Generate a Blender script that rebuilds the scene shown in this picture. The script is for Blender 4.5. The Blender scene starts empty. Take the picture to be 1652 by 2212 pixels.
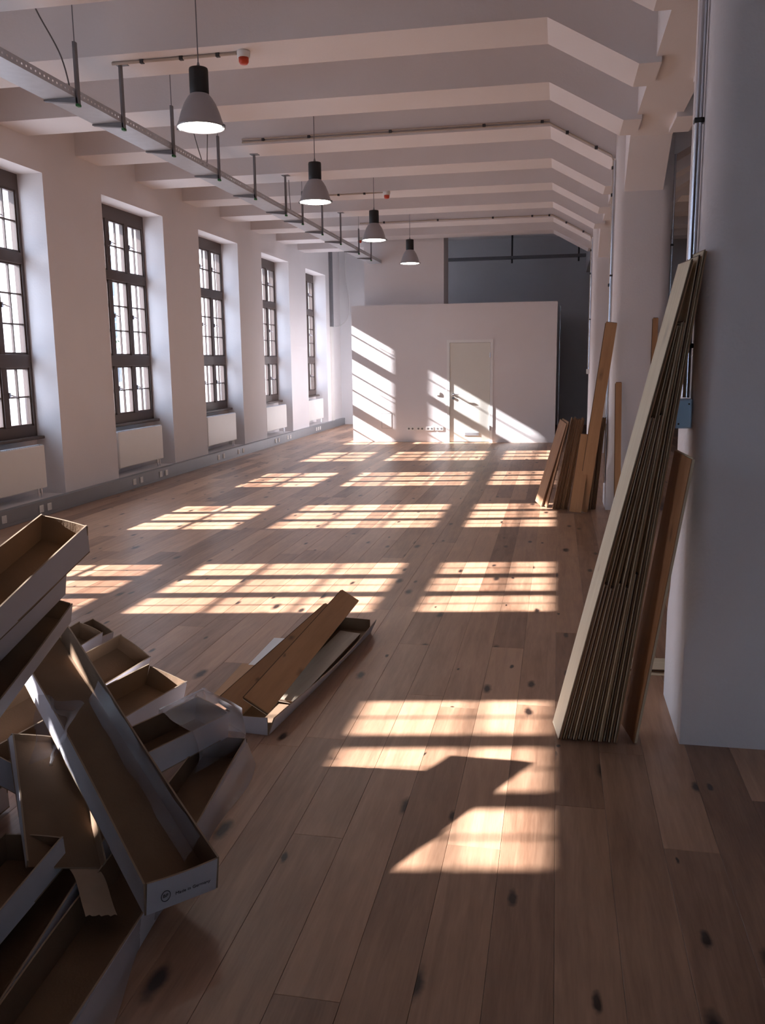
import bpy, bmesh, math, random
from mathutils import Vector, Matrix
random.seed(7)
SC = bpy.context.scene
COL = SC.collection
R = math.radians

# ------------------------------------------------------------------ camera
FPX, W, H = 1876.0, 1652, 2212
CAM_H = 1.7
cam_d = bpy.data.cameras.new('camera'); cam = bpy.data.objects.new('camera', cam_d); COL.objects.link(cam)
_dy = Vector((1204 - W/2, -(776 - H/2), -FPX)).normalized()       # room length axis in the camera frame
_up = Vector((1, .012, 0)).cross(_dy).normalized()
if _up.y < 0: _up = -_up
_xr = _dy.cross(_up)
cam.matrix_world = Matrix(((_xr.x, _xr.y, _xr.z, 0), (_dy.x, _dy.y, _dy.z, 0), (_up.x, _up.y, _up.z, CAM_H), (0, 0, 0, 1)))
cam_d.sensor_fit = 'VERTICAL'; cam_d.sensor_height = 36.0; cam_d.lens = FPX/H*36.0
cam_d.clip_end = 400
SC.camera = cam

# ------------------------------------------------------------------ world, sun, exposure
world = bpy.data.worlds.new('sky'); SC.world = world; world.use_nodes = True
nt = world.node_tree; bg = nt.nodes['Background']
bg.inputs['Color'].default_value = (.65, .785, 1.0, 1); bg.inputs['Strength'].default_value = 6.6
SUN = Vector((1, .179, -.575)).normalized()
sl = bpy.data.lights.new('sun', 'SUN'); sl.energy = 25; sl.angle = R(.6); sl.color = (.99, .945, .95)
so = bpy.data.objects.new('sun', sl); COL.objects.link(so)
so.rotation_euler = (-SUN).to_track_quat('Z', 'Y').to_euler(); so.location = (-20, 0, 15)
vs = SC.view_settings
vs.view_transform = 'Standard'; vs.look = 'None'; vs.gamma = 1; vs.use_curve_mapping = False; vs.exposure = 0.44
try:
    SC.cycles.max_bounces = 7; SC.cycles.diffuse_bounces = 4; SC.cycles.glossy_bounces = 2; SC.cycles.transmission_bounces = 2; SC.cycles.transparent_max_bounces = 14
except Exception: pass

# ------------------------------------------------------------------ materials
def srgb(r, g, b):
    f = lambda c: ((c/255+.055)/1.055)**2.4 if c/255 > .04045 else c/255/12.92
    return (f(r), f(g), f(b), 1)
def nodemat(name):
    m = bpy.data.materials.new(name); m.use_nodes = True
    return m, m.node_tree.nodes, m.node_tree.links, m.node_tree.nodes['Principled BSDF']
def plain(name, col, rough=.6, metal=0, var=.06, scale=6, bump=0, bscale=60, spec=.5, alpha=None):
    m, N, L, P = nodemat(name)
    tc = N.new('ShaderNodeTexCoord'); no = N.new('ShaderNodeTexNoise'); no.inputs['Scale'].default_value = scale; no.inputs['Detail'].default_value = 4
    L.new(tc.outputs['Object'], no.inputs['Vector'])
    mx = N.new('ShaderNodeMix'); mx.data_type = 'RGBA'
    mx.inputs[6].default_value = tuple(c*(1-var) for c in col[:3])+(1,); mx.inputs[7].default_value = tuple(min(1, c*(1+var)) for c in col[:3])+(1,)
    L.new(no.outputs['Fac'], mx.inputs[0]); L.new(mx.outputs[2], P.inputs['Base Color'])
    P.inputs['Roughness'].default_value = rough; P.inputs['Metallic'].default_value = metal
    P.inputs['Specular IOR Level'].default_value = spec
    if bump:
        n2 = N.new('ShaderNodeTexNoise'); n2.inputs['Scale'].default_value = bscale; L.new(tc.outputs['Object'], n2.inputs['Vector'])
        b = N.new('ShaderNodeBump'); b.inputs['Strength'].default_value = bump; b.inputs['Distance'].default_value = .01
        L.new(n2.outputs['Fac'], b.inputs['Height']); L.new(b.outputs['Normal'], P.inputs['Normal'])
    return m
def wood(name, dark, light, rough=.5, tone=False, knots=.5, spec=.4, axis=1, gscale=1.0):
    """grain runs along object axis `axis`; tone = per-piece 'tone' attribute (0..1)"""
    m, N, L, P = nodemat(name)
    tc = N.new('ShaderNodeTexCoord'); at = N.new('ShaderNodeAttribute'); at.attribute_name = 'tone'
    oi = N.new('ShaderNodeObjectInfo')
    seed = at.outputs['Fac'] if tone else oi.outputs['Random']
    mul = N.new('ShaderNodeMath'); mul.operation = 'MULTIPLY'; mul.inputs[1].default_value = 53.7; L.new(seed, mul.inputs[0])
    cmb = N.new('ShaderNodeCombineXYZ'); L.new(mul.outputs[0], cmb.inputs[0]); L.new(mul.outputs[0], cmb.inputs[1]); L.new(mul.outputs[0], cmb.inputs[2])
    add = N.new('ShaderNodeVectorMath'); add.operation = 'ADD'; L.new(tc.outputs['Object'], add.inputs[0]); L.new(cmb.outputs[0], add.inputs[1])
    mp = N.new('ShaderNodeMapping'); s = [14*gscale, 14*gscale, 14*gscale]; s[axis] = 1.1*gscale; mp.inputs['Scale'].default_value = s
    L.new(add.outputs[0], mp.inputs['Vector'])
    n1 = N.new('ShaderNodeTexNoise'); n1.inputs['Scale'].default_value = 1.6; n1.inputs['Detail'].default_value = 7; n1.inputs['Distortion'].default_value = .8
    L.new(mp.outputs[0], n1.inputs['Vector'])
    n2 = N.new('ShaderNodeTexNoise'); n2.inputs['Scale'].default_value = 9; n2.inputs['Detail'].default_value = 3; L.new(mp.outputs[0], n2.inputs['Vector'])
    n3 = N.new('ShaderNodeTexNoise'); n3.inputs['Scale'].default_value = 2.2; n3.inputs['Detail'].default_value = 2; L.new(add.outputs[0], n3.inputs['Vector'])
    a = N.new('ShaderNodeMath'); a.operation = 'MULTIPLY_ADD'; a.inputs[1].default_value = .70; L.new(n1.outputs['Fac'], a.inputs[0])
    b = N.new('ShaderNodeMath'); b.operation = 'MULTIPLY'; b.inputs[1].default_value = .26; L.new(n2.outputs['Fac'], b.inputs[0]); L.new(b.outputs[0], a.inputs[2])
    c = N.new('ShaderNodeMath'); c.operation = 'MULTIPLY_ADD'; c.inputs[1].default_value = .35; L.new(n3.outputs['Fac'], c.inputs[0]); L.new(a.outputs[0], c.inputs[2])
    d = N.new('ShaderNodeMath'); d.operation = 'MULTIPLY_ADD'; d.inputs[1].default_value = .62; L.new(seed, d.inputs[0]); L.new(c.outputs[0], d.inputs[2])
    mr = N.new('ShaderNodeMapRange'); mr.inputs['From Min'].default_value = .46; mr.inputs['From Max'].default_value = 1.34; L.new(d.outputs[0], mr.inputs['Value'])
    mx = N.new('ShaderNodeMix'); mx.data_type = 'RGBA'; mx.inputs[6].default_value = dark; mx.inputs[7].default_value = light
    L.new(mr.outputs[0], mx.inputs[0])
    out = mx.outputs[2]
    if knots:
        mk = N.new('ShaderNodeMapping'); sk = [6.0, 6.0, 6.0]; sk[axis] = 2.2; mk.inputs['Scale'].default_value = sk; L.new(add.outputs[0], mk.inputs['Vector'])
        nw = N.new('ShaderNodeTexNoise'); nw.inputs['Scale'].default_value = 22; L.new(add.outputs[0], nw.inputs['Vector'])
        vadd = N.new('ShaderNodeMix'); vadd.data_type = 'VECTOR'; vadd.inputs[0].default_value = .10; L.new(mk.outputs[0], vadd.inputs[4]); L.new(nw.outputs['Color'], vadd.inputs[5])
        vo = N.new('ShaderNodeTexVoronoi'); vo.voronoi_dimensions = '2D'; vo.inputs['Scale'].default_value = .75
        sx = N.new('ShaderNodeSeparateXYZ'); cx = N.new('ShaderNodeCombineXYZ'); L.new(vadd.outputs[1], sx.inputs[0])
        L.new(sx.outputs[1 if axis == 2 else 0], cx.inputs[0]); L.new(sx.outputs[2 if axis == 2 else 1], cx.inputs[1]); L.new(cx.outputs[0], vo.inputs['Vector'])
        kr = N.new('ShaderNodeMapRange'); kr.inputs['From Min'].default_value = .01; kr.inputs['To Min'].default_value = knots; kr.inputs['To Max'].default_value = 0
        sp = N.new('ShaderNodeSeparateColor'); L.new(vo.outputs['Color'], sp.inputs[0])
        kz = N.new('ShaderNodeMapRange'); kz.inputs['To Min'].default_value = .03; kz.inputs['To Max'].default_value = .15; L.new(sp.outputs[1], kz.inputs['Value']); L.new(kz.outputs[0], kr.inputs['From Max'])
        L.new(vo.outputs['Distance'], kr.inputs['Value'])
        gt = N.new('ShaderNodeMath'); gt.operation = 'GREATER_THAN'; gt.inputs[1].default_value = .48; L.new(sp.outputs[0], gt.inputs[0])
        km = N.new('ShaderNodeMath'); km.operation = 'MULTIPLY'; L.new(kr.outputs[0], km.inputs[0]); L.new(gt.outputs[0], km.inputs[1])
        m2 = N.new('ShaderNodeMix'); m2.data_type = 'RGBA'; m2.inputs[7].default_value = (.022, .012, .009, 1)
        L.new(km.outputs[0], m2.inputs[0]); L.new(out, m2.inputs[6]); out = m2.outputs[2]
    L.new(out, P.inputs['Base Color'])
    P.inputs['Roughness'].default_value = rough; P.inputs['Specular IOR Level'].default_value = spec
    bm = N.new('ShaderNodeBump'); bm.inputs['Strength'].default_value = .12; bm.inputs['Distance'].default_value = .004
    L.new(n2.outputs['Fac'], bm.inputs['Height']); L.new(bm.outputs['Normal'], P.inputs['Normal'])
    return m
M = {}
M['dark_wall'] = plain('dark_grey_paint', (.10, .085, .08, 1), .8, var=.1)
M['mid_wall'] = plain('grey_paint', (.30, .29, .30, 1), .85, var=.06)
M['plaster'] = plain('white_plaster', (.80, .765, .775, 1), .85, var=.03, scale=2, bump=.15, bscale=45)
M['plaster2'] = plain('grey_white_plaster', (.74, .74, .77, 1), .85, var=.03, scale=2, bump=.15, bscale=45)
M['outer'] = plain('pale_render', (.72, .70, .66, 1), .9, var=.06, scale=3)
M['facade'] = plain('facade_stone', (.62, .62, .64, 1), .9, var=.1, scale=.5)
M['ground'] = plain('street_ground', (.42, .41, .40, 1), .95, var=.15, scale=.4)
M['frame'] = plain('brown_window_paint', srgb(86, 72, 66), .45, var=.08)
M['floor'] = wood('oak_floor', (.125, .057, .031, 1), (.50, .30, .19, 1), rough=.36, tone=True, knots=1.5, spec=.5)
M['subfloor'] = plain('screed', (.10, .07, .05, 1), .9)
M['oak'] = wood('oak_face', (.30, .14, .06, 1), (.56, .31, .15, 1), rough=.55, knots=.5, axis=2)
M['oak_flat'] = wood('oak_face_lying', (.25, .12, .05, 1), (.46, .25, .115, 1), rough=.55, knots=.6, axis=0)
M['oak_dull'] = wood('oak_back', (.20, .10, .05, 1), (.40, .23, .12, 1), rough=.65, knots=.2, axis=2)
M['cream'] = wood('spruce_backing', (.60, .50, .34, 1), (.82, .74, .56, 1), rough=.7, knots=.25, axis=2)
M['core'] = wood('plywood_core', (.05, .028, .017, 1), (.15, .088, .05, 1), rough=.8, knots=0, axis=2)
M['core_pale'] = wood('pale_core', (.16, .11, .065, 1), (.34, .25, .15, 1), rough=.8, knots=0, axis=2)
M['pale_board'] = wood('pale_board', (.30, .23, .165, 1), (.48, .40, .31, 1), rough=.7, knots=.2, axis=0)
M['white_board'] = plain('white_board', (.78, .76, .74, 1), .8, var=.05, scale=30)
M['galv'] = plain('galvanised_steel', (.56, .59, .64, 1), .42, metal=.45, var=.12, scale=14)
M['galv_dull'] = plain('dull_grey_steel', (.23, .23, .25, 1), .5, metal=.5, var=.12, scale=14)
M['bluebox'] = plain('steel_sky_tint', (.42, .58, .74, 1), .3, metal=.1, var=.04)  # polished steel; the sky it reflects is put into its colour
M['alu'] = plain('anodised_aluminium', (.33, .35, .38, 1), .38, metal=.6, var=.06, scale=5)
M['chrome'] = plain('polished_steel_pipe', (.72, .76, .84, 1), .22, metal=1, var=.05)
M['black'] = plain('black_plastic', (.012, .012, .013, 1), .5)
M['darkmetal'] = plain('dark_grey_metal', (.05, .05, .055, 1), .5, metal=.3)
M['shade'] = plain('grey_lamp_shade', (.36, .35, .37, 1), .35, metal=.35, var=.05)
M['radiator'] = plain('white_enamel', (.80, .78, .76, 1), .3, var=.02)
M['door'] = plain('ivory_door_paint', (.78, .77, .71, 1), .4, var=.02)
M['doorframe'] = plain('white_door_frame_paint', (.86, .86, .86, 1), .4, var=.02)
M['socket'] = plain('white_socket_plastic', (.82, .81, .79, 1), .4, var=.02)
M['socket_dark'] = plain('grey_socket_insert', (.20, .20, .21, 1), .5)
M['red'] = plain('red_plastic', (.62, .06, .02, 1), .4)
M['green'] = plain('green_plastic_cap', (.02, .16, .05, 1), .5)
M['pipe'] = plain('cream_conduit', (.52, .44, .38, 1), .5, var=.08)
M['cable'] = plain('grey_cable', (.16, .15, .15, 1), .6)
M['cable_w'] = plain('white_cable', (.75, .75, .76, 1), .5)
M['card'] = plain('brown_cardboard', (.175, .108, .062, 1), .9, var=.16, scale=9, bump=.1, bscale=120)
M['card_white'] = plain('white_printed_cardboard', (.54, .53, .57, 1), .65, var=.06, scale=8)
M['card_edge'] = plain('cardboard_cut_edge', (.30, .22, .15, 1), .9, var=.1)
M['ink'] = plain('black_ink', (.03, .03, .035, 1), .8)
M['tape'] = plain('brown_paper_tape', (.34, .24, .16, 1), .7, var=.1, scale=20)
M['bark'] = plain('tree_bark', (.10, .085, .075, 1), .9)
M['leaf'] = plain('tree_leaf', (.06, .09, .035, 1), .8)
M['winglass'] = plain('far_window_glass', (.10, .12, .15, 1), .15)
def glass(name, tint=(1, 1, 1, 1), rough=.02, fac_lo=.03, fac_hi=.5, body=None, body_fac=0):
    m = bpy.data.materials.new(name); m.use_nodes = True; N = m.node_tree.nodes; L = m.node_tree.links; N.clear()
    o = N.new('ShaderNodeOutputMaterial'); t = N.new('ShaderNodeBsdfTransparent'); g = N.new('ShaderNodeBsdfGlossy'); lw = N.new('ShaderNodeLayerWeight')
    t.inputs[0].default_value = tint; g.inputs['Roughness'].default_value = rough; lw.inputs[0].default_value = .25
    mr = N.new('ShaderNodeMapRange'); mr.inputs['To Min'].default_value = fac_lo; mr.inputs['To Max'].default_value = fac_hi
    L.new(lw.outputs['Fresnel'], mr.inputs['Value'])
    mx = N.new('ShaderNodeMixShader'); L.new(mr.outputs[0], mx.inputs[0])
    src = t.outputs[0]
    if body:
        d = N.new('ShaderNodeBsdfDiffuse'); d.inputs[0].default_value = body
        m0 = N.new('ShaderNodeMixShader'); m0.inputs[0].default_value = body_fac; L.new(t.outputs[0], m0.inputs[1]); L.new(d.outputs[0], m0.inputs[2]); src = m0.outputs[0]
    L.new(src, mx.inputs[1]); L.new(g.outputs[0], mx.inputs[2]); L.new(mx.outputs[0], o.inputs[0])
    return m
M['glass'] = glass('window_glass', (.97, .985, 1, 1))
M['film'] = glass('plastic_film', (.95, .95, .97, 1), rough=.4, fac_lo=.05, fac_hi=.28, body=(.70, .70, .76, 1), body_fac=.20)
def emis(name, col, s):
    m = bpy.data.materials.new(name); m.use_nodes = True; N = m.node_tree.nodes; N.clear()
    o = N.new('ShaderNodeOutputMaterial'); e = N.new('ShaderNodeEmission'); e.inputs[0].default_value = col; e.inputs[1].default_value = s
    m.node_tree.links.new(e.outputs[0], o.inputs[0]); return m
M['lamp'] = emis('lit_lamp_lens', (1, .95, .86, 1), 16)

# ------------------------------------------------------------------ mesh helpers
class MB:
    def __init__(s): s.v = []; s.f = []; s.mi = []; s.sm = []
    def add(s, vs, fs, mi=0, sm=False):
        n = len(s.v); s.v += [tuple(v) for v in vs]
        for i, f in enumerate(fs):
            s.f.append(tuple(n+k for k in f)); s.mi.append(mi[i] if isinstance(mi, (list, tuple)) else mi); s.sm.append(sm)
        return s
    def box(s, x0, x1, y0, y1, z0, z1, mi=0, bev=0):
        if bev:
            return s.bevbox(x0, x1, y0, y1, z0, z1, bev, mi)
        v = [(x0, y0, z0), (x1, y0, z0), (x1, y1, z0), (x0, y1, z0), (x0, y0, z1), (x1, y0, z1), (x1, y1, z1), (x0, y1, z1)]
        return s.add(v, [(0, 3, 2, 1), (4, 5, 6, 7), (0, 1, 5, 4), (1, 2, 6, 5), (2, 3, 7, 6), (3, 0, 4, 7)], mi)   # -z +z -y +x +y -x
    def bevbox(s, x0, x1, y0, y1, z0, z1, b, mi=0):
        bm = bmesh.new(); bmesh.ops.create_cube(bm, size=1)
        for v in bm.verts: v.co = Vector(((x0+x1)/2+v.co.x*(x1-x0), (y0+y1)/2+v.co.y*(y1-y0), (z0+z1)/2+v.co.z*(z1-z0)))
        bmesh.ops.bevel(bm, geom=bm.edges[:], offset=b, segments=2, affect='EDGES', profile=.5)
        bm.verts.index_update(); s.add([v.co for v in bm.verts], [[v.index for v in f.verts] for f in bm.faces], mi); bm.free(); return s
    def tube(s, pts, r, n=10, mi=0, caps=True, sm=True):
        pts = [Vector(p) for p in pts]; rings = []; up = None
        for i, p in enumerate(pts):
            d = (pts[min(i+1, len(pts)-1)]-pts[max(i-1, 0)]).normalized()
            if up is None: up = Vector((0, 0, 1)) if abs(d.z) < .9 else Vector((1, 0, 0))
            a = d.cross(up).normalized(); up = a.cross(d).normalized()
            rr = r[i] if isinstance(r, (list, tuple)) else r
            rings.append([p+(a*math.cos(t)+up*math.sin(t))*rr for t in [2*math.pi*k/n for k in range(n)]])
        vs = [v for rg in rings for v in rg]; fs = []
        for i in range(len(rings)-1):
            for k in range(n): fs.append((i*n+k, i*n+(k+1) % n, (i+1)*n+(k+1) % n, (i+1)*n+k))
        s.add(vs, fs, mi, sm)
        if caps: s.add(rings[0], [tuple(range(n))], mi); s.add(rings[-1], [tuple(range(n-1, -1, -1))], mi)
        return s
    def lathe(s, prof, cx=0, cy=0, n=28, mi=0, sm=True):
        vs = []; fs = []; m = len(prof)
        for k in range(n):
            t = 2*math.pi*k/n
            for (r, z) in prof: vs.append((cx+r*math.cos(t), cy+r*math.sin(t), z))
        for k in range(n):
            for j in range(m-1):
                a = k*m+j; b = ((k+1) % n)*m+j; fs.append((a, b, b+1, a+1))
        return s.add(vs, fs, mi, sm)
    def prism(s, poly, axis, a0, a1, mi=0):
        """poly in the two other axes (order x,y,z minus axis), extruded along axis"""
        def pt(p, a):
            q = list(p); q.insert(axis, a); return q
        n = len(poly); vs = [pt(p, a0) for p in poly]+[pt(p, a1) for p in poly]
        fs = [tuple(range(n))[::-1], tuple(range(n, 2*n))]+[(i, (i+1) % n, n+(i+1) % n, n+i) for i in range(n)]
        return s.add(vs, fs, mi)
    def grid(s, fn, nu, nv, mi=0, sm=True):
        vs = [fn(i/nu, j/nv) for i in range(nu+1) for j in range(nv+1)]; fs = []
        for i in range(nu):
            for j in range(nv): a = i*(nv+1)+j; fs.append((a, a+nv+1, a+nv+2, a+1))
        return s.add(vs, fs, mi, sm)
    def mesh(s, name, mats):
        me = bpy.data.meshes.new(name); me.from_pydata(s.v, [], s.f); me.update()
        bm = bmesh.new(); bm.from_mesh(me); bmesh.ops.recalc_face_normals(bm, faces=bm.faces[:]); bm.to_mesh(me); bm.free()
        for m in (mats if isinstance(mats, (list, tuple)) else [mats]): me.materials.append(M[m])
        if len(me.polygons) == len(s.mi):
            for p, i, q in zip(me.polygons, s.mi, s.sm): p.material_index = i; p.use_smooth = q
        return me
    def build(s, name, mats, parent=None):
        return link(name, s.mesh(name, mats), parent)
def link(name, me, parent=None, mat=None):
    o = bpy.data.objects.new(name, me); COL.objects.link(o)
    if parent is not None: o.parent = parent
    if mat is not None: o.matrix_basis = mat
    return o
def empty(name, loc=(0, 0, 0), mat=None):
    o = bpy.data.objects.new(name, None); COL.objects.link(o); o.empty_display_size = .1
    if mat is not None: o.matrix_world = mat
    else: o.location = loc
    return o
def tag(o, label=None, cat=None, group=None, kind=None):
    if label: o['label'] = label
    if cat: o['category'] = cat
    if group: o['group'] = group
    if kind: o['kind'] = kind
    return o
def struct(o, label=None, cat=None): return tag(o, label, cat, kind='structure')
def copy_tree(o, parent=None):
    c = o.copy(); COL.objects.link(c); c.parent = parent
    for ch in list(o.children): copy_tree(ch, c)
    return c

ORD = ['first', 'second', 'third', 'fourth', 'fifth', 'sixth', 'seventh', 'eighth', 'ninth', 'tenth', 'eleventh', 'twelfth', 'thirteenth']
# ------------------------------------------------------------------ key dimensions (m)
XL = -5.80           # inner face of the window wall
XF = -6.12           # inner face of the window frames
XO = -6.60           # outer face
YB, YE = -4.5, 23.4  # room ends
XR = 7.2             # far side wall of the second aisle
ZB, ZC = 4.20, 4.78  # beam soffit, slab
WP = 3.12            # window pitch
WR = [9.45+WP*k for k in range(-2, 5)]     # far jambs
WW = 1.80            # opening width
BEAM0, BP, BW = 10.2, 1.56, .57
CX0, CX1 = .57, 1.17  # columns
CYS = [3.83, 10.07, 16.31]

# ------------------------------------------------------------------ shell
def plank_mesh(y0, y1, x0, x1, tone):
    g = .0004; b = .0009; zt = 0; zb = -.016
    v = [(x0+g, y0+g, zb), (x1-g, y0+g, zb), (x1-g, y1-g, zb), (x0+g, y1-g, zb),
         (x0+g, y0+g, zt-b), (x1-g, y0+g, zt-b), (x1-g, y1-g, zt-b), (x0+g, y1-g, zt-b),
         (x0+g+b, y0+g+b, zt), (x1-g-b, y0+g+b, zt), (x1-g-b, y1-g-b, zt), (x0+g+b, y1-g-b, zt)]
    f = [(8, 9, 10, 11), (4, 5, 9, 8), (5, 6, 10, 9), (6, 7, 11, 10), (7, 4, 8, 11), (0, 1, 5, 4), (1, 2, 6, 5), (2, 3, 7, 6), (3, 0, 4, 7)]
    return v, f
fl = MB().box(XO+.05, XR+.2, YB-.1, YE+.1, -.22, -.0165).build('floor', 'subfloor'); struct(fl, 'oak plank floor with sun patches', 'floor')
PWID, PLEN = .188, 2.2
planks = []
rng = random.Random(3)
row = 0; x = XL+.05-.05
while x < XR:
    off = rng.uniform(-PLEN, 0); y = YB+off
    while y < YE:
        y0, y1 = max(y, YB), min(y+PLEN, YE)
        if y1-y0 > .05: planks.append((x, min(x+PWID, XR), y0, y1, rng.random()))
        y += PLEN
    x += PWID; row += 1
def pscore(p):
    cx = (p[0]+p[1])/2; cy = max((p[2]+p[3])/2, .5)
    near = max(p[3], 0)
    if p[3] < 1.7: return -1
    ang = cx/cy
    if ang < -.75 or ang > .32 or (cx > .6 and cy < 4.4 and cx > .35*cy): return -1
    return 1/(cy**2)
planks.sort(key=pscore, reverse=True)
def tone_attr(me, vals):
    a = me.attributes.new('tone', 'FLOAT', 'FACE')
    for i, v in enumerate(vals): a.data[i].value = v
for (x0, x1, y0, y1, t) in planks[:300]:
    v, f = plank_mesh(y0, y1, x0, x1, t); me = bpy.data.meshes.new('floor_plank'); me.from_pydata(v, [], f); me.materials.append(M['floor'])
    tone_attr(me, [t]*len(f)); link('floor_plank', me, fl)
mb = MB(); tv = []
for (x0, x1, y0, y1, t) in planks[300:]:
    v, f = plank_mesh(y0, y1, x0, x1, t); mb.add(v, f); tv += [t]*len(f)
me = bpy.data.meshes.new('far_planks'); me.from_pydata(mb.v, [], mb.f); me.materials.append(M['floor']); tone_attr(me, tv)
o = link('far_floor_planks', me, fl); o['kind'] = 'stuff'

# window wall
mb = MB()
edges = [YB]
for r in WR: edges += [r-WW, r]
edges += [YE+.2]
for i in range(0, len(edges), 2): mb.box(XO, XL, edges[i], edges[i+1], -.2, ZC)          # piers
for r in WR:
    mb.box(XO, XL, r-WW, r, 3.86, ZC)                      # inner head
    mb.box(XO, XF-.09, r-WW, r, 3.78, 3.86)                # outer head
    mb.box(XO, XF-.005, r-WW, r, -.2, .87)                 # apron behind the radiator
    mb.box(XO, XF-.11, r-WW, r-WW+.035, .87, 3.78); mb.box(XO, XF-.11, r-.03, r, .87, 3.78)
    mb.box(XF-.005, XL, r-WW, r, -.2, .175)                # niche floor
wl = mb.build('wall_left', 'plaster'); struct(wl, 'white plastered wall with tall window niches', 'wall')
wb = MB().box(XO, XR+.2, YE, YE+.2, -.2, ZC).build('wall_back', 'plaster2'); struct(wb, 'grey-white end wall behind the white cabin', 'wall')
wr = MB().box(XR, XR+.2, YB, YE, -.2, ZC).build('wall_right', 'mid_wall'); struct(wr, 'grey wall of the second aisle', 'wall')
FWX = 3.2
wf = MB().box(XO, FWX, YB-.2, YB, -.2, ZC).box(FWX+WW, XR+.2, YB-.2, YB, -.2, ZC).box(FWX, FWX+WW, YB-.2, YB, -.2, .87).box(FWX, FWX+WW, YB-.2, YB, 3.86, ZC).build('wall_front', 'dark_wall'); struct(wf, 'dark wall behind the viewpoint', 'wall')

# ceiling: slab, beams with haunches, longitudinal girder
ce = MB().box(XO, XR+.2, YB-.2, YE+.2, ZC, ZC+.25).build('ceiling', 'plaster'); struct(ce, 'white concrete ceiling with cross beams', 'ceiling')
HX0, HX1, HZ = -.13, .54, 3.83
beam_prof = [(XL, ZC), (XL, ZB), (HX0, ZB), (HX1, HZ), (.70, HZ), (.70, ZC)]
GX0, GX1, GZ = .66, 1.06, 3.87
beam_prof_r = [(1.0, ZC), (1.0, HZ), (1.18, HZ), (1.18+.67, ZB), (XR, ZB), (XR, ZC)]
short_prof = [(XL, ZC), (XL, ZB), (-4.0, ZB), (-4.0, ZC)]
bL = MB().prism(beam_prof, 1, 0, BW).mesh('beam', 'plaster'); bR = MB().prism(beam_prof_r, 1, 0, BW).mesh('beam', 'plaster'); bS = MB().prism(short_prof, 1, 0, BW).mesh('beam', 'plaster')
for n in range(-9, 9):
    y = BEAM0+BP*(n-3+1)  # n=2 -> 10.2
    if y < YB or y+BW > YE: continue
    link('beam', bL if y < 19 else bS, ce, Matrix.Translation((0, y, 0)))
    link('beam', bR, ce, Matrix.Translation((0, y, 0)))
# girder along the columns, haunched at every column
pts = [(YB, ZC), (YB, GZ)]
for cy in [CYS[0]-6.24]+CYS:
    a, b = cy, cy+.6
    if a-.63 > YB: pts += [(a-.63, GZ), (a, 3.46), (b, 3.46), (b+.63, GZ)]
pts += [(YE, GZ), (YE, ZC)]
MB().prism(pts, 0, GX0, GX1).build('girder', 'plaster', ce)
# raised edge beam from the shaft to the end wall
MB().box(-4.06, -3.86, 19.4, YE, ZB, ZC).build('beam', 'plaster', ce)

# columns: square foot, rounded shaft
def column(cy, label):
    x0, x1, y0, y1 = CX0, CX1, cy, cy+.6; cx, cyy = (x0+x1)/2, (y0+y1)/2; hw = .30
    rings = []
    def ring(z, r, n=7, hw=hw):
        out = []
        for q, (sx, sy) in enumerate([(1, 1), (-1, 1), (-1, -1), (1, -1)]):
            for k in range(n):
                t = math.pi/2*q+math.pi/2*k/(n-1)
                out.append((cx+sx*(hw-r)+r*math.cos(t), cyy+sy*(hw-r)+r*math.sin(t), z))
        return out
    for z, r in [(0, .004), (.44, .004), (.50, .03), (.58, .075), (.68, .10), (.80, .105), (ZC, .105)]: rings.append(ring(z, r))
    n = len(rings[0]); vs = [v for rg in rings for v in rg]; fs = []
    for i in range(len(rings)-1):
        for k in range(n): fs.append((i*n+k, i*n+(k+1) % n, (i+1)*n+(k+1) % n, (i+1)*n+k))
    mb = MB().add(vs, fs, 0, True); mb.add(rings[0], [tuple(range(n))[::-1]])
    return struct(mb.build('column', 'plaster'), label, 'column')
column(CYS[0], 'thick white column with rounded corners, long pale planks leaning on it')
column(CYS[1], 'white column with an orange-brown plank leaning on its corner')
column(CYS[2], 'white column beside the white cabin')
column(CYS[0]-6.24, 'white column behind the viewpoint')

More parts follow.
